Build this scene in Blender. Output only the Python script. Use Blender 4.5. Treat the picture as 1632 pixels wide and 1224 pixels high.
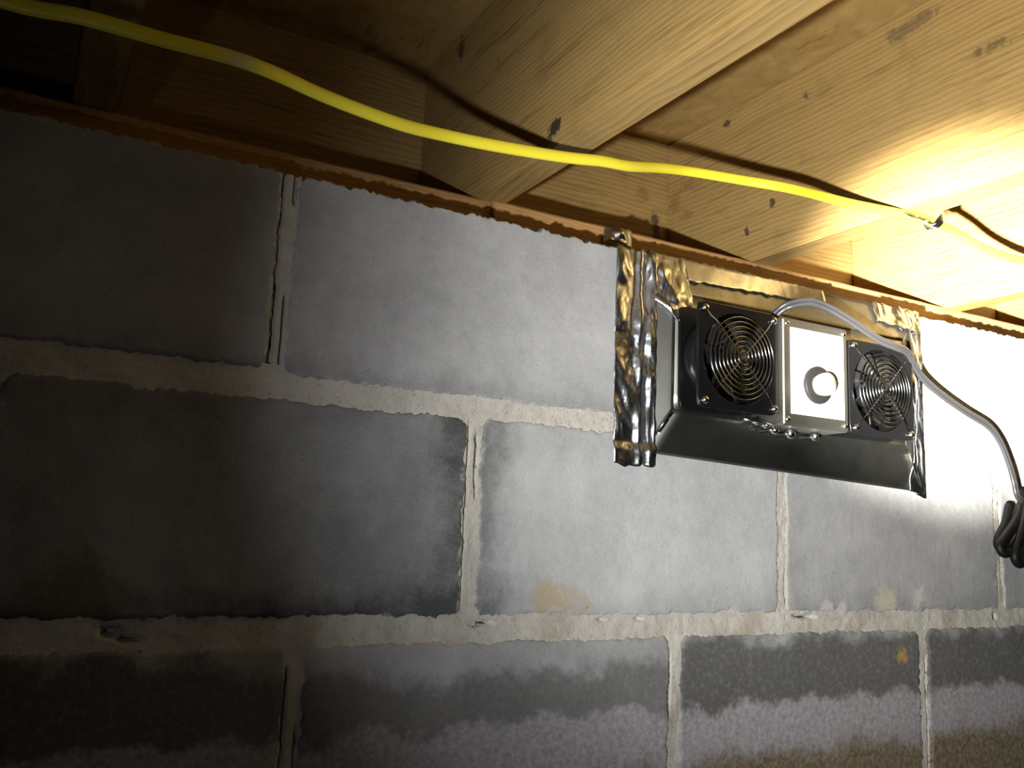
import bpy, bmesh, math, random
from mathutils import Vector, Matrix, noise
random.seed(7)
for o in list(bpy.data.objects): bpy.data.objects.remove(o, do_unlink=True)
S = bpy.context.scene
COL = S.collection
# World axes: X along the block wall (right), Y into the wall, Z up. Wall face is Y=0,
# Z=0 is the middle of the second mortar bed below the sill. Metres.

# ------------------------------------------------------------------ camera
YAW, PITCH, ROLL = .5023, .1617, .0392
fw = Vector((math.sin(YAW)*math.cos(PITCH), math.cos(YAW)*math.cos(PITCH), math.sin(PITCH)))
rt = Vector((math.cos(YAW), -math.sin(YAW), 0)); up = rt.cross(fw)
r2 = rt*math.cos(ROLL)+up*math.sin(ROLL); u2 = -rt*math.sin(ROLL)+up*math.cos(ROLL)
cam_d = bpy.data.cameras.new('camera'); cam = bpy.data.objects.new('camera', cam_d); COL.objects.link(cam)
m = Matrix((r2, u2, -fw)).transposed().to_4x4(); m.translation = (-.3778, -.7573, .0928)
cam.matrix_world = m
cam_d.sensor_fit = 'HORIZONTAL'; cam_d.sensor_width = 36; cam_d.lens = 1413.15/1632*36
cam_d.clip_start = .01; cam_d.clip_end = 50
S.camera = cam

# ------------------------------------------------------------------ world, hand torch, exposure
w = bpy.data.worlds.new('dark_crawlspace'); S.world = w; w.use_nodes = True
w.node_tree.nodes['Background'].inputs[0].default_value = (0, 0, 0, 1)
w.node_tree.nodes['Background'].inputs[1].default_value = 0.
# one hand torch beside the photographer, out of frame; its beam is a hot core inside wider, weaker spill
TORCH = Vector((-.55, -.78, -.022)); AIM = Vector((.85, 0, .425))
def torch(name, watts, deg, blend, col, aim=AIM):
    l = bpy.data.lights.new(name, 'SPOT'); l.energy = watts; l.spot_size = math.radians(deg); l.spot_blend = blend
    l.color = col; l.shadow_soft_size = .011
    o = bpy.data.objects.new(name, l); COL.objects.link(o); o.location = TORCH
    o.rotation_euler = (aim-TORCH).to_track_quat('-Z', 'Y').to_euler()
torch('torch_outer_spill_offscreen', .75, 124, .6, (.98, 1, 1.03))
torch('torch_spill_offscreen', 40, 77, 1, (.98, 1, 1.03))
torch('torch_mid_offscreen', 62, 60, 1, (1, .985, .91))
torch('torch_hotspot_offscreen', 1700, 22, 1, (1, .97, .86))
S.view_settings.view_transform = 'Standard'; S.view_settings.look = 'None'
S.view_settings.gamma = 1; S.view_settings.exposure = 0; S.view_settings.use_curve_mapping = False

# ------------------------------------------------------------------ node helper
class NT:
    def __init__(s, name):
        s.m = bpy.data.materials.new(name); s.m.use_nodes = True; s.t = s.m.node_tree
        s.t.nodes.clear(); s.out = s.t.nodes.new('ShaderNodeOutputMaterial')
        s.b = s.t.nodes.new('ShaderNodeBsdfPrincipled'); s.t.links.new(s.b.outputs[0], s.out.inputs[0])
    def put(s, sock, v):
        if v is None: return
        if hasattr(v, 'is_output'): s.t.links.new(v, sock)
        else:
            if isinstance(v, tuple) and len(v) == 3 and sock.type == 'RGBA': v = v+(1,)
            sock.default_value = v
    def n(s, typ, outp=0, inp=None, **kw):
        nd = s.t.nodes.new(typ)
        for k, v in kw.items(): setattr(nd, k, v)
        for k, v in (inp or {}).items(): s.put(nd.inputs[k], v)
        return nd.outputs[outp]
    def math(s, op, a, b=None, c=None, clamp=False):
        nd = s.t.nodes.new('ShaderNodeMath'); nd.operation = op; nd.use_clamp = clamp
        for i, v in enumerate((a, b, c)):
            if v is not None: s.put(nd.inputs[i], v)
        return nd.outputs[0]
    def vmath(s, op, a, b=None, outp=0):
        nd = s.t.nodes.new('ShaderNodeVectorMath'); nd.operation = op
        s.put(nd.inputs[0], a)
        if b is not None: s.put(nd.inputs[1], b)
        return nd.outputs[outp]
    def ramp(s, v, lo, hi, a=0., b=1., smooth=True):
        return s.n('ShaderNodeMapRange', 0, {0: v, 1: lo, 2: hi, 3: a, 4: b}, interpolation_type='SMOOTHSTEP' if smooth else 'LINEAR')
    def noise(s, vec, scale, detail=3, rough=.55, dist=0, out=0):
        return s.n('ShaderNodeTexNoise', out, {'Vector': vec, 'Scale': scale, 'Detail': detail, 'Roughness': rough, 'Distortion': dist})
    def mix(s, f, a, b, blend='MIX'):
        nd = s.t.nodes.new('ShaderNodeMix'); nd.data_type = 'RGBA'; nd.blend_type = blend
        s.put(nd.inputs[0], f); s.put(nd.inputs[6], a); s.put(nd.inputs[7], b)
        return nd.outputs[2]
    def bump(s, h, strength, dist):
        return s.n('ShaderNodeBump', 0, {'Height': h, 'Strength': strength, 'Distance': dist})
    def pos(s): return s.n('ShaderNodeNewGeometry', 0)
    def objattr(s, name): return s.n('ShaderNodeAttribute', 2, attribute_type='OBJECT', attribute_name=name)
    def end(s, color=None, rough=None, metal=None, normal=None, spec=None, **kw):
        for k, v in (('Base Color', color), ('Roughness', rough), ('Metallic', metal), ('Normal', normal), ('Specular IOR Level', spec)):
            if v is not None: s.put(s.b.inputs[k], v)
        for k, v in kw.items(): s.put(s.b.inputs[k], v)
        return s.m
def blob(t, p, c, r, soft=.35, warp=None):
    d = t.vmath('DISTANCE', p, c, 1)
    if warp is not None: d = t.math('ADD', d, warp)
    return t.ramp(d, r*(1+soft), r*(1-soft))
def plain(name, col, rough=.5, metal=0., spec=.5):
    return NT(name).end(col, rough, metal, spec=spec)

# ------------------------------------------------------------------ materials
def block_material():
    t = NT('concrete_block'); p = t.pos()
    tone, dl, dr, db, dt = (t.objattr(k) for k in ('tone', 'damp_l', 'damp_r', 'damp_b', 'damp_t'))
    uv = t.n('ShaderNodeUVMap', 0, uv_map='UVMap')
    sx = t.t.nodes.new('ShaderNodeSeparateXYZ'); t.t.links.new(uv, sx.inputs[0]); U, V = sx.outputs[0], sx.outputs[1]
    sp = t.t.nodes.new('ShaderNodeSeparateXYZ'); t.t.links.new(p, sp.inputs[0]); X, Z = sp.outputs[0], sp.outputs[2]
    big = t.noise(p, 9, 4, .6); mid = t.noise(p, 45, 5, .65); fine = t.noise(p, 420, 3, .7); pit = t.noise(p, 190, 2, .5)
    f = t.math('ADD', tone, t.math('MULTIPLY', t.math('SUBTRACT', big, .5), .75))
    f = t.math('ADD', f, t.math('MULTIPLY', t.math('SUBTRACT', mid, .5), .30))
    wob = t.math('MULTIPLY', t.math('SUBTRACT', mid, .5), .12)
    wob = t.math('ADD', wob, t.math('MULTIPLY', t.math('SUBTRACT', big, .5), .12))
    for amt, co, inv in ((dl, U, 0), (dr, U, 1), (db, V, 0), (dt, V, 1)):
        e = t.math('SUBTRACT', 1., co) if inv else co
        width = .13 if co is U else .2
        mk = t.ramp(t.math('ADD', e, wob), width, 0.)
        f = t.math('SUBTRACT', f, t.math('MULTIPLY', mk, amt))
    f = t.math('ADD', f, t.math('MULTIPLY', t.math('SUBTRACT', fine, .5), .38))
    f = t.math('ADD', f, 0., clamp=True)
    col = t.mix(f, (.085, .088, .088), (.505, .505, .512))
    em = t.math('MINIMUM', t.math('MINIMUM', t.math('MULTIPLY', U, .40), t.math('MULTIPLY', t.math('SUBTRACT', 1., U), .40)), t.math('MINIMUM', t.math('MULTIPLY', V, .19), t.math('MULTIPLY', t.math('SUBTRACT', 1., V), .19)))
    em = t.math('ADD', em, t.math('MULTIPLY', t.math('SUBTRACT', t.noise(p, 60, 5, .75), .5), .030))
    col = t.mix(t.math('MULTIPLY', t.ramp(em, .0075, .0015), .75), col, (.46, .44, .395))
    # weathered lower course: dark damp band, pale salt bloom, soil stain
    zz = t.math('ADD', Z, t.math('MULTIPLY', t.math('SUBTRACT', t.noise(p, 14, 5, .65), .5), .075))
    zz = t.math('ADD', zz, t.math('MULTIPLY', t.math('SUBTRACT', t.noise(p, 90, 4, .7), .5), .02))
    midb = t.math('MULTIPLY', t.ramp(X, .26, .23), t.ramp(X, -.30, -.12)); zd = t.math('ADD', zz, t.math('MULTIPLY', midb, .026))
    low = t.ramp(Z, -.006, -.010)
    speck = t.noise(p, 160, 4, .75)
    darkc = t.mix(t.ramp(speck, .45, .85), (.085, .083, .075), (.24, .23, .22))
    col = t.mix(t.math('MULTIPLY', low, t.math('MULTIPLY', t.ramp(zd, -.002, -.026), t.math('SUBTRACT', .88, t.math('MULTIPLY', midb, .22)))), col, darkc)
    salt = t.mix(t.ramp(speck, .25, .7), (.24, .225, .225), (.42, .40, .43))
    col = t.mix(t.math('MULTIPLY', low, t.math('MULTIPLY', t.ramp(zz, -.080, -.094), .92)), col, salt)
    soil = t.mix(t.ramp(speck, .3, .7), (.10, .08, .05), (.27, .22, .15))
    col = t.mix(t.math('MULTIPLY', t.ramp(zz, -.125, -.155), t.ramp(t.math('ADD', X, t.math('MULTIPLY', t.noise(p, 8), .4)), .05, .5)), col, soil)
    # rust-brown and pale splashes with a shape of their own
    wr = t.math('MULTIPLY', t.math('SUBTRACT', t.noise(p, 70, 4, .7), .5), .05)
    for c, r, cc, am in (((.088, 0, .028), .017, (.42, .32, .16), .6), ((.113, 0, .026), .014, (.42, .34, .21), .5), ((.131, 0, .018), .010, (.42, .36, .25), .6),
                     ((.6054, 0, -.0438), .0085, (.42, .27, .08), .9), ((.579, 0, .018), .018, (.52, .47, .36), .8), ((.642, 0, .028), .011, (.56, .54, .48), .7),
                     ((.475, 0, .012), .012, (.56, .54, .52), .7), ((.50, 0, .010), .009, (.56, .54, .52), .7), ((-.205, 0, .245), .022, (.36, .36, .38), .7), ((-.33, 0, .03), .03, (.13, .09, .03), .6)):
        col = t.mix(t.math('MULTIPLY', blob(t, p, c, r, .4, wr), am), col, cc)
    col = t.mix(t.math('MULTIPLY', t.ramp(pit, .29, .24), .35), col, (.06, .06, .06))
    h = t.math('ADD', t.math('MULTIPLY', fine, .6), t.math('MULTIPLY', t.noise(p, 130, 3, .6), .8))
    h = t.math('ADD', h, t.math('MULTIPLY', t.ramp(pit, .22, .32), .5))
    return t.end(col, .93, normal=t.bump(h, .42, .0013), spec=.15)
def mortar_material():
    t = NT('mortar'); p = t.pos()
    sp = t.t.nodes.new('ShaderNodeSeparateXYZ'); t.t.links.new(p, sp.inputs[0]); X, Z = sp.outputs[0], sp.outputs[2]
    a = t.noise(p, 22, 5, .65); b = t.noise(p, 300, 3, .7)
    col = t.mix(a, (.32, .295, .25), (.70, .67, .61))
    col = t.mix(t.math('MULTIPLY', t.ramp(b, .45, .7), .35), col, (.60, .57, .52))
    col = t.mix(t.math('MULTIPLY', t.ramp(b, .40, .30), .5), col, (.11, .10, .09))
    col = t.mix(t.math('MULTIPLY', t.ramp(Z, .05, .0), t.math('MULTIPLY', t.ramp(t.noise(p, 16, 4), .46, .70), .6)), col, (.30, .26, .18))
    h = t.math('ADD', b, t.math('MULTIPLY', t.noise(p, 90, 4, .6), 1.2))
    return t.end(col, .95, normal=t.bump(h, .6, .0016), spec=.1)
def wood_material(name, axis, c_a, c_b, c_dark, knots=(), grime=.5, ring=46):
    t = NT(name); p = t.pos()
    rnd = t.n('ShaderNodeObjectInfo', 5)
    off = t.n('ShaderNodeCombineXYZ', 0, {0: t.math('MULTIPLY', rnd, .31), 1: t.math('MULTIPLY', rnd, .47), 2: t.math('MULTIPLY', rnd, .23)})
    q = t.vmath('ADD', p, off)
    st = (.05, 1, 1) if axis == 'X' else (1, .05, 1)
    qs = t.vmath('MULTIPLY', q, st)
    warp = t.noise(t.vmath('MULTIPLY', q, (.5, 1, 1) if axis == 'X' else (1, .5, 1)), 7, 3, .5, out=1)
    vs = t.t.nodes.new('ShaderNodeVectorMath'); vs.operation = 'SCALE'
    t.t.links.new(t.vmath('SUBTRACT', warp, (.5, .5, .5)), vs.inputs[0]); vs.inputs[3].default_value = .028
    qw = t.vmath('ADD', qs, vs.outputs[0])
    rings = t.n('ShaderNodeTexWave', 1, {'Vector': qw, 'Scale': ring, 'Distortion': 2.2, 'Detail': 3, 'Detail Scale': 1.5}, wave_type='RINGS', rings_direction=axis, wave_profile='SAW')
    fib = t.noise(qs, 170, 4, .7); fib2 = t.noise(qs, 45, 3, .6); tone = t.noise(qs, 9, 3, .55); blot = t.noise(q, 14, 5, .65)
    f = t.math('ADD', t.math('MULTIPLY', rings, .66), t.math('MULTIPLY', fib2, .5))
    f = t.math('ADD', f, t.math('MULTIPLY', t.math('SUBTRACT', tone, .5), .7))
    f = t.math('SUBTRACT', f, .05, clamp=True)
    col = t.mix(f, c_a, c_b)
    col = t.mix(t.math('MULTIPLY', t.ramp(fib, .48, .30), .55), col, c_dark)
    col = t.mix(t.math('MULTIPLY', t.ramp(blot, .52, .72), grime), col, c_dark)
    wr = t.math('MULTIPLY', t.math('SUBTRACT', t.noise(q, 90, 4, .7), .5), .03)
    for c, r, cc, am, asp in knots:
        pd = t.vmath('MULTIPLY', t.vmath('SUBTRACT', p, c), asp)
        d = t.math('ADD', t.vmath('LENGTH', pd, None, 1), wr)
        col = t.mix(t.math('MULTIPLY', t.ramp(d, r*1.3, r*.6), am), col, cc)
    h = t.math('ADD', t.math('MULTIPLY', fib, .8), t.math('MULTIPLY', rings, .3))
    return t.end(col, .62, normal=t.bump(h, .35, .0012), spec=.3)
def ply_material():
    t = NT('subfloor_panel'); p = t.pos()
    qs = t.vmath('MULTIPLY', p, (1, .28, 1)); wv = t.noise(p, 18, 4, .6, 1.2)
    fl = t.n('ShaderNodeTexVoronoi', 1, {'Vector': t.vmath('MULTIPLY', p, (1, .5, 1)), 'Scale': 75, 'Randomness': 1})
    sep = t.t.nodes.new('ShaderNodeSeparateColor'); t.t.links.new(fl, sep.inputs[0])
    f = t.math('ADD', t.math('MULTIPLY', sep.outputs[0], .25), t.math('MULTIPLY', wv, .75))
    col = t.mix(f, (.23, .14, .042), (.56, .38, .145))
    col = t.mix(t.math('MULTIPLY', t.ramp(t.noise(qs, 60, 4, .7), .58, .72), .7), col, (.15, .08, .025))
    return t.end(col, .7, normal=t.bump(t.math('ADD', wv, sep.outputs[0]), .3, .0012), spec=.25)
def soil_material():
    t = NT('soil'); p = t.pos(); a = t.noise(p, 6, 6, .7); b = t.noise(p, 60, 5, .7)
    return t.end(t.mix(t.math('MULTIPLY', t.math('ADD', a, b), .5), (.05, .037, .024), (.16, .12, .08)), .95, normal=t.bump(b, .8, .01), spec=.1)
def foil_material(name, amt, r0):
    t = NT(name); p = t.pos()
    a = t.noise(t.vmath('MULTIPLY', p, (1, 1, .45)), 38, 3, .5, .8); b = t.noise(p, 160, 2, .5)
    return t.end((.72, .74, .78), t.math('ADD', r0, t.math('MULTIPLY', a, .10)), 1., t.bump(t.math('ADD', a, t.math('MULTIPLY', b, .08)), amt, .006))
def sheet_material(name, col, r0):
    t = NT(name); p = t.pos(); a = t.noise(p, 26, 4, .65); b = t.noise(p, 7, 2)
    return t.end(t.mix(t.ramp(a, .35, .7), col, tuple(c*.72 for c in col)), t.math('ADD', r0, t.math('MULTIPLY', a, .22)), 1., t.bump(b, .12, .01))
def cable_material():
    t = NT('yellow_cable_jacket'); p = t.pos(); a = t.noise(p, 40, 4, .6)
    col = t.mix(t.math('MULTIPLY', t.ramp(a, .5, .75), .25), (.97, .83, .05), (.86, .70, .05))
    col = t.mix(blob(t, t.vmath('MULTIPLY', p, (.6, 1, 1)), (-.167, -.172, .4), .007, .8), col, (.70, .62, .24))
    return t.end(col, .42, spec=.45)
K = []
j1x, j2x = .037, .446
red, dk, br = (.22, .07, .025), (.03, .024, .02), (.13, .06, .02)
K_JOIST = [((j1x, -.0663, .4762), .0075, dk, .95, (1, .75, 1)),
           ((j2x, .252, .59), .010, red, .38, (1, .8, .8)), ((j2x, .225, .562), .007, red, .40, (1, .6, 1)), ((j2x, .225, .61), .006, red, .38, (1, .5, 1)),
           ((j2x, -.0065, .6499), .004, (.05, .05, .055), .7, (1, .8, .8)), ((j2x, .14, .672), .005, dk, .8, (1, .5, 1.2)), ((j2x, -.25, .60), .006, dk, .5, (1, .35, 1.2)),
           ((j2x, -.16, .67), .009, (.06, .05, .04), .5, (1, .3, 1)), ((j2x, .0543, .5306), .0025, dk, .8, (1, 1, .6)), ((j2x, -.3, .56), .005, dk, .6, (1, .6, 1)),
           ((j1x, .16, .672), .006, dk, .8, (1, .7, .5)), ((j1x, .06, .60), .003, dk, .6, (1, 1, .6)), ((j1x, -.1, .6), .004, br, .6, (1, .6, 1)), ((j2x, .1, .50), .0025, dk, .8, (1, 1, .5))]
K_RIM = [((.4242, .27, .549), .007, dk, .8, (1, 1, .3)), ((.40, .27, .60), .012, red, .4, (1, 1, 1))]
M = dict(
    block=block_material(), mortar=mortar_material(), ply=ply_material(), soil=soil_material(), foil=foil_material('crumpled_foil', .42, .20), flatfoil=foil_material('smooth_foil', .10, .22), cable=cable_material(),
    joist=wood_material('joist_lumber', 'Y', (.27, .165, .05), (.44, .295, .112), (.13, .075, .022), K_JOIST, .25, 60),
    rim=wood_material('rim_lumber', 'X', (.27, .165, .05), (.44, .295, .112), (.13, .075, .022), K_RIM, .3, 50),
    sill=wood_material('sill_lumber', 'X', (.36, .19, .07), (.54, .32, .13), (.16, .075, .024), (), .3, 60),
    sheet=sheet_material('sheet_metal', (.34, .34, .32), .28), boxmetal=sheet_material('box_metal', (.42, .415, .385), .34),
    guard=plain('guard_wire', (.40, .42, .46), .16, 1.), black=plain('black_plastic', (.006, .006, .0065), .22, 0., .35), rotor=plain('rotor_plastic', (.010, .010, .011), .3, 0., .4),
    screw=plain('bright_screw', (.85, .84, .80), .18, 1.), white=plain('label_paper', (.80, .80, .79), .45), ink=plain('grey_ink', (.06, .06, .065), .6),
    dial=plain('dial_metal', (.014, .014, .014), .5, 0., .15), cream=plain('cream_knob', (.34, .32, .25), .4), dialdark=plain('dial_dark', (.03, .03, .03), .4),
    cord=plain('cord_jacket', (.030, .030, .033), .25), rubber=plain('black_rubber', (.0055, .0055, .006), .5, 0., .25), staple=plain('staple_metal', (.36, .36, .37), .28, 1.), scrap=plain('white_insulator', (.78, .77, .74), .5))

# ------------------------------------------------------------------ mesh helpers
def link(name, me, mat, parent=None, smooth=False):
    o = bpy.data.objects.new(name, me); COL.objects.link(o)
    if mat: me.materials.append(mat)
    if smooth:
        for f in me.polygons: f.use_smooth = True
    if parent: o.parent = parent
    return o
def mesh(name, v, f, mat, parent=None, smooth=False):
    me = bpy.data.meshes.new(name); me.from_pydata([tuple(a) for a in v], [], f); me.validate(); me.update()
    return link(name, me, mat, parent, smooth)
def bm_obj(name, bm, mat, parent=None, smooth=False):
    bmesh.ops.recalc_face_normals(bm, faces=bm.faces)
    me = bpy.data.meshes.new(name); bm.to_mesh(me); bm.free()
    return link(name, me, mat, parent, smooth)
def empty(name, loc=(0, 0, 0)):
    o = bpy.data.objects.new(name, None); COL.objects.link(o); o.location = loc; o.empty_display_size = .05; return o
def tag(o, label, cat, group=None):
    o['label'] = label; o['category'] = cat
    if group: o['group'] = group
    return o
def box_bm(x0, x1, y0, y1, z0, z1, bev=0., seg=2, bm=None):
    bm = bm or bmesh.new()
    r = bmesh.ops.create_cube(bm, size=1)
    for v in r['verts']: v.co = Vector((x0+(v.co.x+.5)*(x1-x0), y0+(v.co.y+.5)*(y1-y0), z0+(v.co.z+.5)*(z1-z0)))
    if bev: bmesh.ops.bevel(bm, geom=list({e for v in r['verts'] for e in v.link_edges}), offset=bev, segments=seg, affect='EDGES')
    return bm
def catmull(pts, n=8):
    P = [Vector(a) for a in pts]; out = []
    for i in range(len(P)-1):
        a, b, c, d = P[max(i-1, 0)], P[i], P[i+1], P[min(i+2, len(P)-1)]
        for k in range(n):
            t = k/n
            out.append(.5*((2*b)+(c-a)*t+(2*a-5*b+4*c-d)*t*t+(3*b-a-3*c+d)*t**3))
    out.append(P[-1]); return out
def tube_vf(path, prof, upv=Vector((0, 0, 1)), closed=False, base=0, scale=None):
    v, f = [], []; n = len(path); k = len(prof)
    for i, p in enumerate(path):
        if closed: tg = path[(i+1) % n]-path[i-1]
        else: tg = path[min(i+1, n-1)]-path[max(i-1, 0)]
        tg.normalize(); side = tg.cross(upv)
        if side.length < 1e-4: side = tg.cross(Vector((1, 0, 0)))
        side.normalize(); u = side.cross(tg); s = scale[i] if scale else 1
        for a, b in prof: v.append(p+side*a*s+u*b*s)
    for i in range(n if closed else n-1):
        for j in range(k):
            a = i*k+j; b = i*k+(j+1) % k; c = ((i+1) % n)*k+(j+1) % k; d = ((i+1) % n)*k+j
            f.append(tuple(base+q for q in (a, b, c, d)))
    if not closed:
        f.append(tuple(base+q for q in range(k))[::-1]); f.append(tuple(base+(n-1)*k+q for q in range(k)))
    return v, f
def circ(r, k=8, r2=None): return [(r*math.cos(2*math.pi*i/k), (r2 or r)*math.sin(2*math.pi*i/k)) for i in range(k)]
class Join:
    def __init__(s): s.v, s.f = [], []
    def tube(s, path, prof, **kw):
        v, f = tube_vf([Vector(a) for a in path], prof, base=len(s.v), **kw); s.v += v; s.f += f; return s
    def box(s, x0, x1, y0, y1, z0, z1):
        b = len(s.v)
        s.v += [Vector(a) for a in ((x0, y0, z0), (x1, y0, z0), (x1, y1, z0), (x0, y1, z0), (x0, y0, z1), (x1, y0, z1), (x1, y1, z1), (x0, y1, z1))]
        s.f += [tuple(b+i for i in q) for q in ((3, 2, 1, 0), (4, 5, 6, 7), (0, 1, 5, 4), (1, 2, 6, 5), (2, 3, 7, 6), (3, 0, 4, 7))]; return s
    def lathe_y(s, cx, cz, prof, k=32):      # prof: list of (radius, y); axis along Y
        b = len(s.v)
        for r, y in prof:
            for i in range(k):
                a = 2*math.pi*i/k; s.v.append(Vector((cx+r*math.cos(a), y, cz+r*math.sin(a))))
        for j in range(len(prof)-1):
            for i in range(k): s.f.append((b+j*k+i, b+j*k+(i+1) % k, b+(j+1)*k+(i+1) % k, b+(j+1)*k+i))
        if prof[0][0] > 1e-6: s.f.append(tuple(b+i for i in range(k))[::-1])
        if prof[-1][0] > 1e-6: s.f.append(tuple(b+(len(prof)-1)*k+i for i in range(k)))
        return s
    def done(s, name, mat, parent=None, smooth=False):
        me = bpy.data.meshes.new(name); me.from_pydata([tuple(a) for a in s.v], [], s.f)
        bm = bmesh.new(); bm.from_mesh(me); bmesh.ops.recalc_face_normals(bm, faces=bm.faces); bm.to_mesh(me); bm.free()
        o = link(name, me, mat, parent)
        if smooth:
            for p in me.polygons: p.use_smooth = len(p.vertices) == 4
        return o
def nz(x, y, z, s): return noise.noise(Vector((x*s, y*s, z*s)))

# ------------------------------------------------------------------ setting: block wall
B, H, TOP, BACK = .4064, .2068, .4025, .29
wall = empty('wall_back'); wall['kind'] = 'structure'
def grid_lines(a, b, fine=True):
    e = [0, .0015, .003, .0045, .006, .0075, .0095, .012, .016, .022] if fine else [0, .004, .01]
    st = .0032 if fine else .05
    n = max(2, int((b-a-2*e[-1])/st)); mid = [a+e[-1]+(b-a-2*e[-1])*i/n for i in range(1, n)]
    return [a+q for q in e]+mid+[b-q for q in reversed(e)]
def make_block(x0, x1, z0, z1, inset=(0, 0, 0, 0), tone=.6, damp=(0, 0, 0, 0), fine=True, proud=0.):
    xs, zs = grid_lines(x0, x1, fine), grid_lines(z0, z1, fine)
    ax0, ax1, az0, az1 = x0+inset[0], x1-inset[1], z0+inset[2], z1-inset[3]
    cx, cz, hx, hz, R = (ax0+ax1)/2, (az0+az1)/2, (ax1-ax0)/2, (az1-az0)/2, .011
    v = []; nxs, nzs = len(xs), len(zs)
    for z in zs:
        for x in xs:
            qx, qz = abs(x-cx)-hx+R, abs(z-cz)-hz+R
            sd = math.hypot(max(qx, 0), max(qz, 0))+min(max(qx, qz), 0)-R
            sd += .0030*nz(x, 3, z, 45)+.0024*nz(x, 7, z, 170)+.0016*nz(x, 9, z, 420)
            t = min(1, max(0, (sd+.0035)/.006)); y = .009*t*t*(3-2*t)
            zj = z
            if z1 == TOP and z > TOP-.012: zj -= (.0040*abs(nz(x, 4.371, 1.113, 60))+.0050*abs(nz(x, 6.3123, 2.2171, 210))+.0040*abs(nz(x, 8.1237, 2.777, 450)))*(1-(TOP-z)/.012)
            v.append((x, y-proud+.0007*nz(x, 1, z, 25)+.0003*nz(x, 5, z, 150), zj))
    f = [(j*nxs+i, j*nxs+i+1, (j+1)*nxs+i+1, (j+1)*nxs+i) for j in range(nzs-1) for i in range(nxs-1)]
    ring = [i for i in range(nxs)]+[j*nxs+nxs-1 for j in range(1, nzs)]+[(nzs-1)*nxs+i for i in range(nxs-2, -1, -1)]+[j*nxs for j in range(nzs-2, 0, -1)]
    b = len(v)
    for i in ring: v.append((v[i][0], BACK, v[i][2]))
    n = len(ring)
    for i in range(n): f.append((ring[(i+1) % n], ring[i], b+i, b+(i+1) % n))
    f.append(tuple(b+i for i in range(n)))
    o = mesh('concrete_block', v, f, M['block'], wall)
    uv = o.data.uv_layers.new(name='UVMap')
    for lp in o.data.loops:
        c = o.data.vertices[lp.vertex_index].co; uv.data[lp.index].uv = ((c.x-x0)/(x1-x0), (c.z-z0)/(z1-z0))
    for p in o.data.polygons: p.use_smooth = p.index < (nxs-1)*(nzs-1)
    o['tone'] = tone
    for k, d in zip(('damp_l', 'damp_r', 'damp_b', 'damp_t'), damp): o[k] = float(d)
    return o
G = .005   # half joint
c1 = [-1.414, -1.008, -.6014, -.195, .211, .618, 1.024, 1.43, 1.84]
c2 = [-1.219, -.8128, -.4034, 0., .4036, .8128, 1.219, 1.626, 2.03]
c3 = [-1.37, -.967, -.561, -.158, .246, .6465, 1.053, 1.46, 1.87]
tones1 = {2: (.52, (0, .05, .1, 0)), 3: (.68, (.1, 0, .2, 0)), 5: (.8, (0, 0, 0, 0))}
tones2 = {1: (.50, (0, 0, 0, 0)), 2: (.40, (0, .28, .38, .05)), 3: (.80, (.45, .05, .12, .08)), 4: (.72, (.05, .05, .18, 0)), 5: (.7, (.1, 0, .1, 0))}
ins1 = {2: (0, .001, .007, 0), 3: (.002, 0, .003, 0)}
ins2 = {2: (.001, .001, .006, .006), 3: (.002, 0, .005, .003), 1: (0, 0, .004, .006)}
for i in range(len(c1)-1):
    if i != 4:
        tn, dp = tones1.get(i, (.55, (0, 0, 0, 0)))
        make_block(c1[i]+G, c1[i+1]-G, H+G, TOP, ins1.get(i, (0, 0, .003, 0)), tn, dp, i in (2, 3, 5), random.uniform(-.0006, .0006))
for i in range(len(c2)-1):
    tn, dp = tones2.get(i, (.55, (0, 0, .1, 0)))
    make_block(c2[i]+G, c2[i+1]-G, G, H-G, ins2.get(i, (0, 0, .004, .003)), tn, dp, i in (1, 2, 3, 4, 5), random.uniform(-.0006, .0006))
for i in range(len(c3)-1):
    make_block(c3[i]+G, c3[i+1]-G, -H+G, -G, (.002, .001, 0, .006), .58, (.05, 0, 0, 0), i in (2, 3, 4, 5), random.uniform(-.0006, .0006))
for row in range(2, 4):
    xs = c2 if row == 2 else c3
    for i in range(len(xs)-1): make_block(xs[i]+G, xs[i+1]-G, -row*H-H+G, -row*H-G, (0, 0, 0, 0), .5, (0, 0, 0, 0), False)
def joint(a, b, c, horiz, half=.018, cracks=(), step=.004, y0=.0022):
    """a..b run, c centre line; cracks: (from, to, offset across, half width)"""
    n = max(4, int((b-a)/step)); k = 18; v = []
    for i in range(n+1):
        s = a+(b-a)*i/n
        for j in range(k+1):
            t = -half+2*half*j/k
            x, z = (s, c+t) if horiz else (c+t, s)
            y = y0+.0011*nz(x, 11, z, 30)+.0009*nz(x, 13, z, 110)+.0006*nz(x, 17, z, 300)
            for c0, c1_, off, hw in cracks:
                wv = off+.0012*nz(s, 2, 9, 60)
                if c0 <= s <= c1_ and abs(t-wv) < hw+.0004*nz(s, 1, 4, 200): y += .024
            v.append((x, y, z))
    f = [(i*(k+1)+j, i*(k+1)+j+1, (i+1)*(k+1)+j+1, (i+1)*(k+1)+j) for i in range(n) for j in range(k)]
    if horiz: f = [q[::-1] for q in f]
    bb = len(v)
    # body of the joint behind its face
    d = .2
    v += [((a, .045, c-half), (b, .045, c-half), (b, .045, c+half), (a, .045, c+half)), ((c-half, .045, a), (c+half, .045, a), (c+half, .045, b), (c-half, .045, b))][0 if horiz else 1]
    f.append((bb, bb+1, bb+2, bb+3))
    return mesh('mortar_joint', v, f, M['mortar'], wall, True)
bedcr = [(.01, .03, -.004, .0013), (.13, .145, .008, .0012), (.19, .2, .008, .0012)]
joint(-1.2, .21, H, True); joint(.21, 1.8, H, True)
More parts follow.
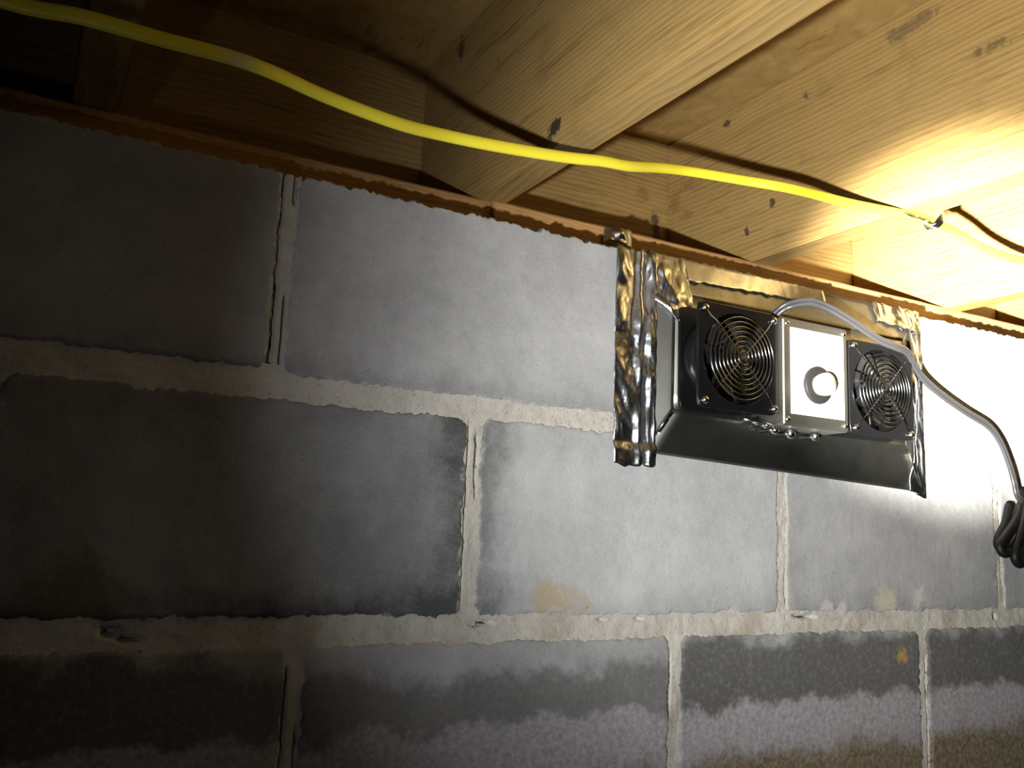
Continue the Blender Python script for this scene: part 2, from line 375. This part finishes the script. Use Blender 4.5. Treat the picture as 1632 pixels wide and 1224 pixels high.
joint(-1.3, -.33, 0, True); joint(-.33, .246, 0, True, cracks=[(-.306, -.297, .003, .0045), (-.298, -.280, -.003, .0016), (.008, .03, .004, .0014), (.150, .158, .006, .0014), (.198, .206, .006, .0014)])
joint(.246, 1.8, 0, True, cracks=[(.42, .455, .005, .0013), (.795, .80, .0, .004)])
for z in (-H, -2*H, -3*H): joint(-1.3, 1.8, z, True, step=.012)
def heads(xs, z0, z1, cr):
    for i, x in enumerate(xs):
        if -.9 < x < 1.3: joint(z0, z1, x, False, .0105, cr.get(i, ()))
heads([x for i, x in enumerate(c1) if i not in (4, 5)], H-.004, TOP-.005, {3: [(.225, .405, -.0052, .0016), (.218, .30, -.0048, .0022), (.37, .405, .0055, .0016), (.225, .285, .0042, .0012)]})
heads(c2, .002, H-.002, {3: [(.10, .195, -.0056, .0011), (.03, .10, -.0058, .0007), (.12, .18, .0035, .0013)], 4: [(.0, .06, .0052, .0009)], 5: [(.05, .2, .0054, .0008)]})
heads(c3, -H+.002, -.004, {3: [(-.2, -.03, -.0054, .0017), (-.2, -.08, .005, .0009)], 4: [(-.09, -.03, -.0052, .0011)], 5: [(-.2, -.05, .005, .0008)]})
for xs, a, b in ((c2, -3*H, -2*H), (c3, -4*H, -3*H)):
    for x in xs[1:-1]: joint(a, b, x, False, .0085, (), .02)
ZF = -4*H+.1

# floor of bare soil, subfloor overhead
n = 60; v = []
for j in range(n+1):
    for i in range(n+1):
        x = -3+6*i/n; y = -3.2+3.2*j/n; v.append((x, y, ZF+.03*nz(x, y, 0, 1.3)+.012*nz(x, y, 3, 6)))
fl = mesh('floor', v, [(j*(n+1)+i, j*(n+1)+i+1, (j+1)*(n+1)+i+1, (j+1)*(n+1)+i) for j in range(n) for i in range(n)], M['soil'], None, True); fl['kind'] = 'structure'
JB, JT, RIM = .458, .690, .27
ce = empty('ceiling'); ce['kind'] = 'structure'
for y0, y1 in ((-.925, .31), (-2.15, -.928), (-3.2, -2.153)):
    bm_obj('subfloor_panel', box_bm(-2.4, 2.6, y0, y1, JT, JT+.018), M['ply'], ce)

# ------------------------------------------------------------------ timber framing
def board(name, x0, x1, y0, y1, z0, z1, mat, bev=.0015):
    return bm_obj(name, box_bm(x0, x1, y0, y1, z0, z1, bev, 2), mat)
def wavy_board(name, x0, x1, y0, y1, z0, z1, mat, amp=.0012, n=160, bev=.0025):
    """a long board along X whose front arrises are a little worn"""
    v, f = [], []
    for i in range(n+1):
        x = x0+(x1-x0)*i/n
        a = amp*nz(x, 1, z0, 14)+amp*.7*nz(x, 5, z0, 70); c = amp*nz(x, 9, z1, 14)+amp*.7*nz(x, 3, z1, 70)
        v += [(x, y1, z0), (x, y0+bev+a, z0), (x, y0, z0+bev+abs(a)), (x, y0, z1-bev-abs(c)), (x, y0+bev+c, z1), (x, y1, z1)]
    for i in range(n):
        for j in range(6):
            f.append((i*6+j, i*6+(j+1) % 6, (i+1)*6+(j+1) % 6, (i+1)*6+j))
    f += [tuple(range(6)), tuple(n*6+q for q in range(6))[::-1]]
    J = Join(); J.v = [Vector(a) for a in v]; J.f = f
    return J.done(name, mat)
tag(wavy_board('sill_plate', -2.3, .0545, .096, .288, TOP+.0005, .4575, M['sill']), 'dark reddish sill plate length on the block wall under the dim joist', 'sill plate')
tag(wavy_board('sill_plate', .056, 2.5, .090, .288, TOP+.0005, .4575, M['sill']), 'lit sill plate length on the block wall above the fan unit', 'sill plate')
tag(board('rim_joist', -2.3, 2.5, RIM, RIM+.018, JB, JT-.0005, M['rim']), 'wooden rim joist board standing on the sill behind the joist ends', 'rim joist')
jl = {0: 'dim floor joist at the dark end of the yellow cable run', 1: 'floor joist with a dark knot, crossed by the yellow cable before the staple',
      2: 'floor joist with the metal cable staple on its underside', 3: 'brightly lit floor joist just past the stapled joist, above the power cord'}
for k in range(0, 5):
    x0 = j1x+(k-1)*.409
    tw = .0
    o = tag(board('floor_joist', x0, x0+.038, -3.1, RIM-.0006, JB, JT-.0005, M['joist'], .002), jl.get(k, 'floor joist one bay past the brightest joist'), 'joist', 'floor joists')

# ------------------------------------------------------------------ yellow cable and staple
cab = [(-.75, -.19, .425), (-.60, -.175, .412), (-.48, -.168, .403), (-.413, -.1642, .400), (-.375, -.171, .400), (-.328, -.173, .3990), (-.2826, -.1727, .400), (-.2505, -.166, .4005), (-.2085, -.148, .403),
       (-.1516, -.143, .400), (-.108, -.134, .405), (-.058, -.132, .409), (.0129, -.1232, .420), (.060, -.116, .430), (.098, -.106, .438), (.150, -.088, .455), (.198, -.080, .465),
       (.252, -.096, .463), (.297, -.122, .455), (.373, -.133, .452), (.440, -.146, .4505), (.480, -.148, .4505), (.536, -.142, .4505), (.582, -.14, .4433), (.6305, -.14, .440), (.671, -.14, .4412), (.76, -.14, .446), (.86, -.14, .451), (1.0, -.14, .449), (1.3, -.14, .45), (1.7, -.14, .449)]
J = Join().tube(catmull(cab, 8), circ(.0034, 14, .0054))
tag(J.done('electrical_cable', M['cable'], None, True), 'yellow sheathed electrical cable strung below the joists', 'cable')
st = empty('cable_staple', (.481, -.148, JB)); tag(st, 'bent metal staple pinning the yellow cable to the joist underside', 'staple')
def strap(pts, wd, th, name, mat, parent, jit=0.):
    J = Join(); path = catmull(pts, 5)
    J.tube(path, [(-wd, -th), (wd, -th), (wd, th), (-wd, th)], upv=Vector((0, 0, 1)))
    o = J.done(name, mat, parent); o.location = -Vector(st.location) if parent is st else (0, 0, 0); return o
sx = .483
for nm, dx in (('bridge', 0),):
    strap([(sx-.002, -.150+.014, JB-.0005), (sx-.001, -.150+.010, JB-.005), (sx, -.150+.005, JB-.0128), (sx+.001, -.150-.003, JB-.0145), (sx+.001, -.150-.009, JB-.0085), (sx+.002, -.150-.012, JB-.0005)], .0062, .0008, 'bridge', M['staple'], st)
def scrap(pts, wd, seed):
    path = catmull(pts, 6); v = []; f = []
    for i, p in enumerate(path):
        for j in (-1, 0, 1):
            v.append(p+Vector((.0004*nz(i, j, seed, .9), wd*j+.0012*nz(i, j*3, seed+2, .7), .0016*nz(i, j, seed+5, .8)-.001)))
    for i in range(len(path)-1):
        for j in range(2): f.append((i*3+j, i*3+j+1, i*3+j+4, i*3+j+3))
    o = mesh('torn_sleeve', v, f, M['foil'], st); o.location = -Vector(st.location)
    md = o.modifiers.new('thick', 'SOLIDIFY'); md.thickness = .0005
scrap([(.478, -.157, JB-.013), (.466, -.160, JB-.0145), (.452, -.160, JB-.0135), (.440, -.158, JB-.0125), (.428, -.157, JB-.0110)], .0018, 3)
scrap([(.487, -.139, JB-.008), (.495, -.133, JB-.0035), (.505, -.127, JB-.003), (.512, -.127, JB-.004)], .0016, 8)

# ------------------------------------------------------------------ fan unit over the vent opening
vf = empty('vent_fan', (.43, 0, .16)); tag(vf, 'twin vent fan unit with sheet metal frame taped over the wall opening', 'vent fan')
VL = -Vector(vf.location)
def part(o, parent=vf, label=None):
    o.parent = parent
    if parent is vf: o.location = VL
    if label: o['label'] = label
    return o
OB = [Vector(a) for a in ((.2005, -.0025, .1785), (.652, -.0025, .160), (.645, -.0025, .399), (.2005, -.0025, .398))]
IB = [Vector(a) for a in ((.2270, -.017, .2265), (.601, -.017, .2190), (.601, -.017, .351), (.2285, -.017, .353))]
def sheet(name, a, b, c, d, th=.0009, wob=.0008, nu=24, nv=8, seed=0):
    """quad a,b (outer) c,d (inner, same order) as a thin, slightly wavy metal sheet"""
    v = []; nrm = (b-a).cross(d-a).normalized()
    for j in range(nv+1):
        for i in range(nu+1):
            s, t = i/nu, j/nv; p = (a*(1-s)+b*s)*(1-t)+(d*(1-s)+c*s)*t
            e = min(s, 1-s, t, 1-t)*8
            v.append(p+nrm*wob*min(1, e)*nz(p.x, p.z, seed, 16))
    f = [(j*(nu+1)+i, j*(nu+1)+i+1, (j+1)*(nu+1)+i+1, (j+1)*(nu+1)+i) for j in range(nv) for i in range(nu)]
    o = mesh(name, v, f, M['sheet'], vf, True); o.location = VL
    md = o.modifiers.new('thick', 'SOLIDIFY'); md.thickness = th; md.offset = 0
    return o
sheet('bottom_panel', OB[0], OB[1], IB[1], IB[0], seed=1)
sheet('right_panel', OB[1], OB[2], IB[2], IB[1], seed=2)
sheet('top_panel', OB[2], OB[3], IB[3], IB[2], seed=3)
sheet('left_panel', OB[3], OB[0], IB[0], IB[3], seed=4)
sheet('mounting_plate', IB[0], IB[1], IB[2], IB[3], seed=5, wob=.0003)
def seam(a, b, r):
    J = Join().tube([a, a.lerp(b, .5), b], circ(r, 8, r*.4), upv=Vector((0, 1, 0))); return part(J.done('seam_strip', M['screw'], None, True))
seam(IB[0].lerp(OB[0], .08)+Vector((0, -.0015, 0)), IB[0].lerp(OB[0], .55)+Vector((0, -.0015, 0)), .0026)
seam(IB[1].lerp(OB[1], .2)+Vector((0, -.0012, 0)), IB[1].lerp(OB[1], .93)+Vector((0, -.0012, 0)), .0020)

def square_hole(J, cx, cz, s, r, y0, y1, k=48, corner=.006):
    """square flange with a round hole, between y0 (front) and y1"""
    h = s/2; b = len(J.v); sq = []
    for i in range(k):
        a = 2*math.pi*i/k; c, d = math.cos(a), math.sin(a); q = 1/max(abs(c), abs(d)); x, z = c*q*h, d*q*h
        qx, qz = abs(x)-h+corner, abs(z)-h+corner
        if qx > 0 and qz > 0:
            l = math.hypot(qx, qz); x = math.copysign(h-corner+corner*qx/l, x); z = math.copysign(h-corner+corner*qz/l, z)
        sq.append((x, z))
    for y in (y0, y1):
        for x, z in sq: J.v.append(Vector((cx+x, y, cz+z)))
        for i in range(k):
            a = 2*math.pi*i/k; J.v.append(Vector((cx+r*math.cos(a), y, cz+r*math.sin(a))))
    for i in range(k):
        n_ = (i+1) % k
        J.f += [(b+i, b+n_, b+k+n_, b+k+i), (b+2*k+n_, b+2*k+i, b+3*k+i, b+3*k+n_), (b+n_, b+i, b+2*k+i, b+2*k+n_), (b+k+i, b+k+n_, b+3*k+n_, b+3*k+i)]
def make_fan(cx, cz, s, yb, yf, spin):
    R = s*.440
    J = Join(); square_hole(J, cx, cz, s, R, yf, yf+.0045, 64); square_hole(J, cx, cz, s, R, yb-.0045, yb, 64)
    J.lathe_y(cx, cz, [(R+.0012, yf+.004), (R+.0034, yf+.0075), (R+.0052, yf+.0120), (R+.0060, yf+.0170), (R+.0055, yb-.0100), (R+.0040, yb-.004)], 64); J.lathe_y(cx, cz, [(R, yb-.003), (R, yf+.003)], 64)
    J.f = [q for q in J.f if len(q) == 4]
    for a in (45, 135, 225, 315):      # rear struts and motor mount
        a = math.radians(a+20); J.tube([(cx+.018*math.cos(a), yb-.003, cz+.018*math.sin(a)), (cx+R*math.cos(a), yb-.003, cz+R*math.sin(a))], circ(.0022, 6))
    J.lathe_y(cx, cz, [(.021, yb-.001), (.021, yb-.006)], 24)
    fan = J.done('fan', M['black']); part(fan)
    for pl in fan.data.polygons: pl.use_smooth = abs(pl.normal.y) < .8 and pl.area < 2e-4
    md = fan.modifiers.new('edge', 'BEVEL'); md.width = .0006; md.segments = 2; md.limit_method = 'ANGLE'
    # rotor: hub with seven pitched, swept blades
    J = Join().lathe_y(cx, cz, [(.0005, yf+.0040), (.017, yf+.0040), (.0195, yf+.006), (.020, yb-.008)], 32)
    for b in range(7):
        a0 = spin+2*math.pi*b/7; base = len(J.v); nr, nc = 7, 6
        for i in range(nr):
            r = .0185+(R-.0035-.0185)*i/(nr-1)
            for j in range(nc):
                t = j/(nc-1); a = a0+(-.36+.72*t)*(1.0-.12*i/(nr-1))+.30*(i/(nr-1))
                y = yf+.0075+(yb-yf-.0185)*(t+.10*math.sin(math.pi*t))
                J.v.append(Vector((cx+r*math.cos(a), y, cz+r*math.sin(a))))
        for i in range(nr-1):
            for j in range(nc-1): J.f.append((base+i*nc+j, base+i*nc+j+1, base+(i+1)*nc+j+1, base+(i+1)*nc+j))
    rt_ = J.done('rotor', M['rotor'], fan, True)
    md = rt_.modifiers.new('thick', 'SOLIDIFY'); md.thickness = .0012
    # finger guard: rings on an X of radial wires ending in eyelets
    J = Join(); yg = yf-.0062
    for i in range(8):
        r = .0075+i*(R-.0050-.0075)/7
        J.tube([(cx+r*math.cos(q*math.pi/28), yg+.0012*(i/7)**3, cz+r*math.sin(q*math.pi/28)) for q in range(56)], circ(.00082, 6), closed=True, upv=Vector((0, 1, 0)))
    cc = s/2-.0075
    for sx_, sz_ in ((1, 1), (-1, 1)):
        d = Vector((sx_, 0, sz_)); q = .7071*R
        P = [Vector((cx, 0, cz))+d*k for k in (-cc, -cc+.006, -q*.93, 0, q*.93, cc-.006, cc)]
        ys = (yf-.0012, yf-.0014, yg+.0018, yg+.0016, yg+.0018, yf-.0014, yf-.0012)
        for p_, y in zip(P, ys): p_.y = y
        J.tube(catmull(P, 4), circ(.00088, 6), upv=Vector((0, 1, 0)))
        for e in (-1, 1):
            J.tube([(cx+sx_*cc*e+.0036*math.cos(u*math.pi/6), yf-.0012, cz+sz_*cc*e+.0036*math.sin(u*math.pi/6)) for u in range(12)], circ(.0009, 6), closed=True, upv=Vector((0, 1, 0)))
    J.done('finger_guard', M['guard'], fan, True)
    for a in (-1, 1):
        for b in (-1, 1):
            J = Join().lathe_y(cx+a*cc, cz+b*cc, [(.0005, yf-.0052), (.0022, yf-.0050), (.0040, yf-.0030), (.0042, yf-.0020), (.0018, yf-.0018), (.0018, yf+.004)], 14)
            J.done('screw', M['screw'], fan, True)
    return fan
f1 = make_fan(.2885, .2830, .1140, -.0178, -.0520, .3)
f2 = make_fan(.5165, .2735, .1130, -.0178, -.0515, .9)
# control box with label and thermostat dial
BX0, BX1, BZ0, BZ1, BF = .3470, .4500, .2165, .3375, -.0585
bx = part(bm_obj('control_box', box_bm(BX0, BX1, BF, -.0178, BZ0, BZ1, .0018, 3), M['boxmetal']))
LX0, LX1, LZ0, LZ1 = .3580, .4425, .2300, .3275
o = bm_obj('paper_label', box_bm(LX0, LX1, BF-.0004, BF+.0002, LZ0, LZ1), M['white'], bx); o['label'] = 'white paper label on the control box'
J = Join()
for i, (a, b, zz) in enumerate(((.363, .378, .3205), (.363, .369, .3148), (.364, .372, .3062), (.388, .392, .3120), (.402, .405, .3105))):
    x = a
    while x < b:
        wq = random.uniform(.0012, .0028); J.box(x, min(b, x+wq), BF-.0005, BF-.00035, zz, zz+random.uniform(.0008, .0014)); x += wq+.0008
o = J.done('label_print', M['ink'], bx)
DX, DZ = .3985, .2655
o = Join().lathe_y(DX, DZ, [(.0215, BF-.0004), (.0215, BF-.0035), (.0200, BF-.0048), (.0130, BF-.0052)], 40).done('dial_plate', M['dial'], bx, True)
o = Join().lathe_y(DX, DZ, [(.0128, BF-.0040), (.0128, BF-.0158), (.0120, BF-.0172), (.0005, BF-.0172)], 36).done('knob', M['cream'], bx, True)
o['label'] = 'cream thermostat knob on a grey dial'
for x, z in ((BX0+.006, BZ1-.006), (BX1-.006, BZ0+.007), (BX0+.006, BZ0+.007), (BX1-.006, BZ1-.006)):
    Join().lathe_y(x, z, [(.0004, BF-.0020), (.0022, BF-.0017), (.0032, BF-.0002)], 12).done('screw', M['screw'], bx, True)
# clips and lock nuts below the box
for x, z, r in ((.3385, .2165, .0035), (.352, .2125, .0048), (.377, .2105, .0058), (.415, .2100, .0045), (.325, .2185, .0030)):
    J = Join().lathe_y(x, z, [(.0004, -.0440), (r*.6, -.0435), (r, -.040), (r, -.034), (r*.55, -.033), (r*.55, -.018)], 14); part(J.done('lock_nut', M['screw'], None, True))
J = Join().tube([(.305, -.040, .2205), (.322, -.043, .2195), (.340, -.044, .2175), (.352, -.042, .2150)], circ(.0016, 8)); part(J.done('wire_clip', M['screw'], None, True))
# supply cord, zip type, with its bundled end
cordp = [(.356, -.030, .340), (.3625, -.040, .3515)] + [(0.3700, -0.0500, 0.3572), (0.3872, -0.0600, 0.3608), (0.4153, -0.0620, 0.3582), (0.4544, -0.0640, 0.3459), (0.4972, -0.0640, 0.3315), (0.5283, -0.0640, 0.3266), (0.5567, -0.0580, 0.3243), (0.5850, -0.0460, 0.3139), (0.6132, -0.0380, 0.3007), (0.6527, -0.0340, 0.2852), (0.7060, -0.0320, 0.2677), (0.7518, -0.0320, 0.2535), (0.7764, -0.0320, 0.2343), (0.7908, -0.0330, 0.2090), (0.7997, -0.0340, 0.1841), (0.8031, -0.0360, 0.1632), (.822, -.034, .155)]
path = catmull(cordp, 7)
J = Join()
for sgn in (-1, 1):
    pp = []
    for i, a in enumerate(path):
        tg = (path[min(i+1, len(path)-1)]-path[max(i-1, 0)]).normalized(); sd = tg.cross(Vector((0, 1, 0))).normalized()
        pp.append(a+sd*.0024*sgn)
    J.tube(pp, circ(.0027, 10), upv=Vector((0, 1, 0)))
part(J.done('power_cord', M['cord'], None, True), label='grey two-core power cord arching from the control box')
J = Join()
loops = [((.826, -.026, .170), (.815, -.034, .150), (.785, -.040, .125), (.757, -.042, .104), (.748, -.042, .095), (.752, -.044, .086), (.766, -.046, .090), (.795, -.044, .115), (.824, -.034, .150), (.842, -.03, .175)),
         ((.836, -.034, .185), (.812, -.044, .150), (.782, -.050, .112), (.766, -.052, .090), (.764, -.052, .079), (.774, -.052, .073), (.788, -.05, .083), (.814, -.046, .115), (.838, -.036, .155)),
         ((.845, -.030, .190), (.822, -.050, .140), (.796, -.056, .100), (.786, -.058, .080), (.792, -.058, .068), (.806, -.054, .074), (.828, -.048, .110), (.85, -.036, .15)),
         ((.85, -.026, .180), (.838, -.046, .130), (.818, -.052, .090), (.812, -.054, .070), (.822, -.052, .062), (.836, -.048, .074), (.852, -.04, .11)),
         ((.805, -.022, .150), (.785, -.028, .125), (.765, -.030, .105), (.762, -.032, .094), (.775, -.030, .098), (.800, -.028, .12), (.826, -.024, .15))]
for lp in loops: J.tube(catmull(lp, 6), circ(.0058, 10), upv=Vector((0, 1, 0)))
part(J.done('cord_bundle', M['rubber'], None, True), label='black bundled loops at the cord end')

# ------------------------------------------------------------------ foil tape
def foil(name, label, x0, x1, z0, z1, base, amp, seed, nu=26, nv=60, mat='foil', rag=.0015, fold=None, taper=None):
    v = []
    for j in range(nv+1):
        t = j/nv
        for i in range(nu+1):
            s = i/nu
            x = x0+(x1-x0)*s; z = z0+(z1-z0)*t
            if taper: x, z = taper(s, t, x, z)
            e = min(s, 1-s)*6; e2 = min(t, 1-t)*10
            if s in (0, 1): x += rag*nz(z, s, seed, 70)
            if t in (0, 1): z += rag*2*nz(x, t, seed, 90)
            r = abs(noise.noise(Vector((x*42, seed, z*17))))*1.4+abs(noise.noise(Vector((x*70+z*30, seed+4, z*60-x*20))))*.55
            d = amp*(r-.25)*min(1, .25+e)*min(1, .35+e2)
            if fold: d += fold(s, t)
            y = base(x, z)-.0014-max(d, -.0002); v.append((x, min(y, -.0012) if z < .402 else y, z))
    f = [(j*(nu+1)+i, j*(nu+1)+i+1, (j+1)*(nu+1)+i+1, (j+1)*(nu+1)+i) for j in range(nv) for i in range(nu)]
    o = mesh(name, v, f, M[mat], None, True)
    md = o.modifiers.new('thick', 'SOLIDIFY'); md.thickness = .00025; md.offset = 1
    tag(o, label, 'tape'); return o
def frame_y(x, z):
    """front of the sheet metal frame (or of the wall beside it) at x, z"""
    def ss(a, b, q): return min(1, max(0, (q-a)/(b-a)))
    lx = ss(.2005, .228, x); rx = ss(.650, .601, x); bz = ss(.172, .224, z); tz = ss(.399, .352, z)
    inside = .199 < x < .653 and .158 < z < .400
    return -.0045*(1 if inside else 0)-.0135*min(lx, rx, bz, tz) if inside else -.0008
foil('foil_tape', 'crumpled foil tape strip down the frame edge beside bare grey block', .159, .2085, .1625, .4000, frame_y, .0055, 2, fold=lambda s, t: .0045*math.exp(-((s-.62)/.09)**2)+(.003 if t < .09 else 0))
foil('foil_tape', 'creased foil tape strip down the frame edge beside the power cord', .622, .659, .156, .398, frame_y, .0040, 9,
     taper=lambda s, t, x, z: (x, z-.004*s+(.012*(1-s)**2 if t == 0 else 0)))
foil('foil_tape', 'wrinkled wide foil patch at the frame corner under the sill', .206, .250, .322, .4005, frame_y, .0060, 14, 30, 40, taper=lambda s, t, x, z: (x, z+.022*(1-t)*abs(2*s-1.1)))
foil('foil_tape', 'long smooth foil strip along the top of the fan frame', .248, .470, .372, .4002, frame_y, .0007, 21, 90, 12, mat='flatfoil', rag=.0022, taper=lambda s, t, x, z: (x, z+.008*s*(1-t)))
foil('foil_tape', 'torn foil scrap at the frame corner where the cord leaves', .560, .652, .374, .4008, frame_y, .0065, 27, 40, 20, rag=.003, taper=lambda s, t, x, z: (x, z-.010*s*(1-t)))
o = foil('foil_tape', 'small foil shred stuck on the sill edge beside the taped frame', .203, .245, .4365, .4570, lambda x, z: .0885, .010, 33, 24, 12, rag=.004)
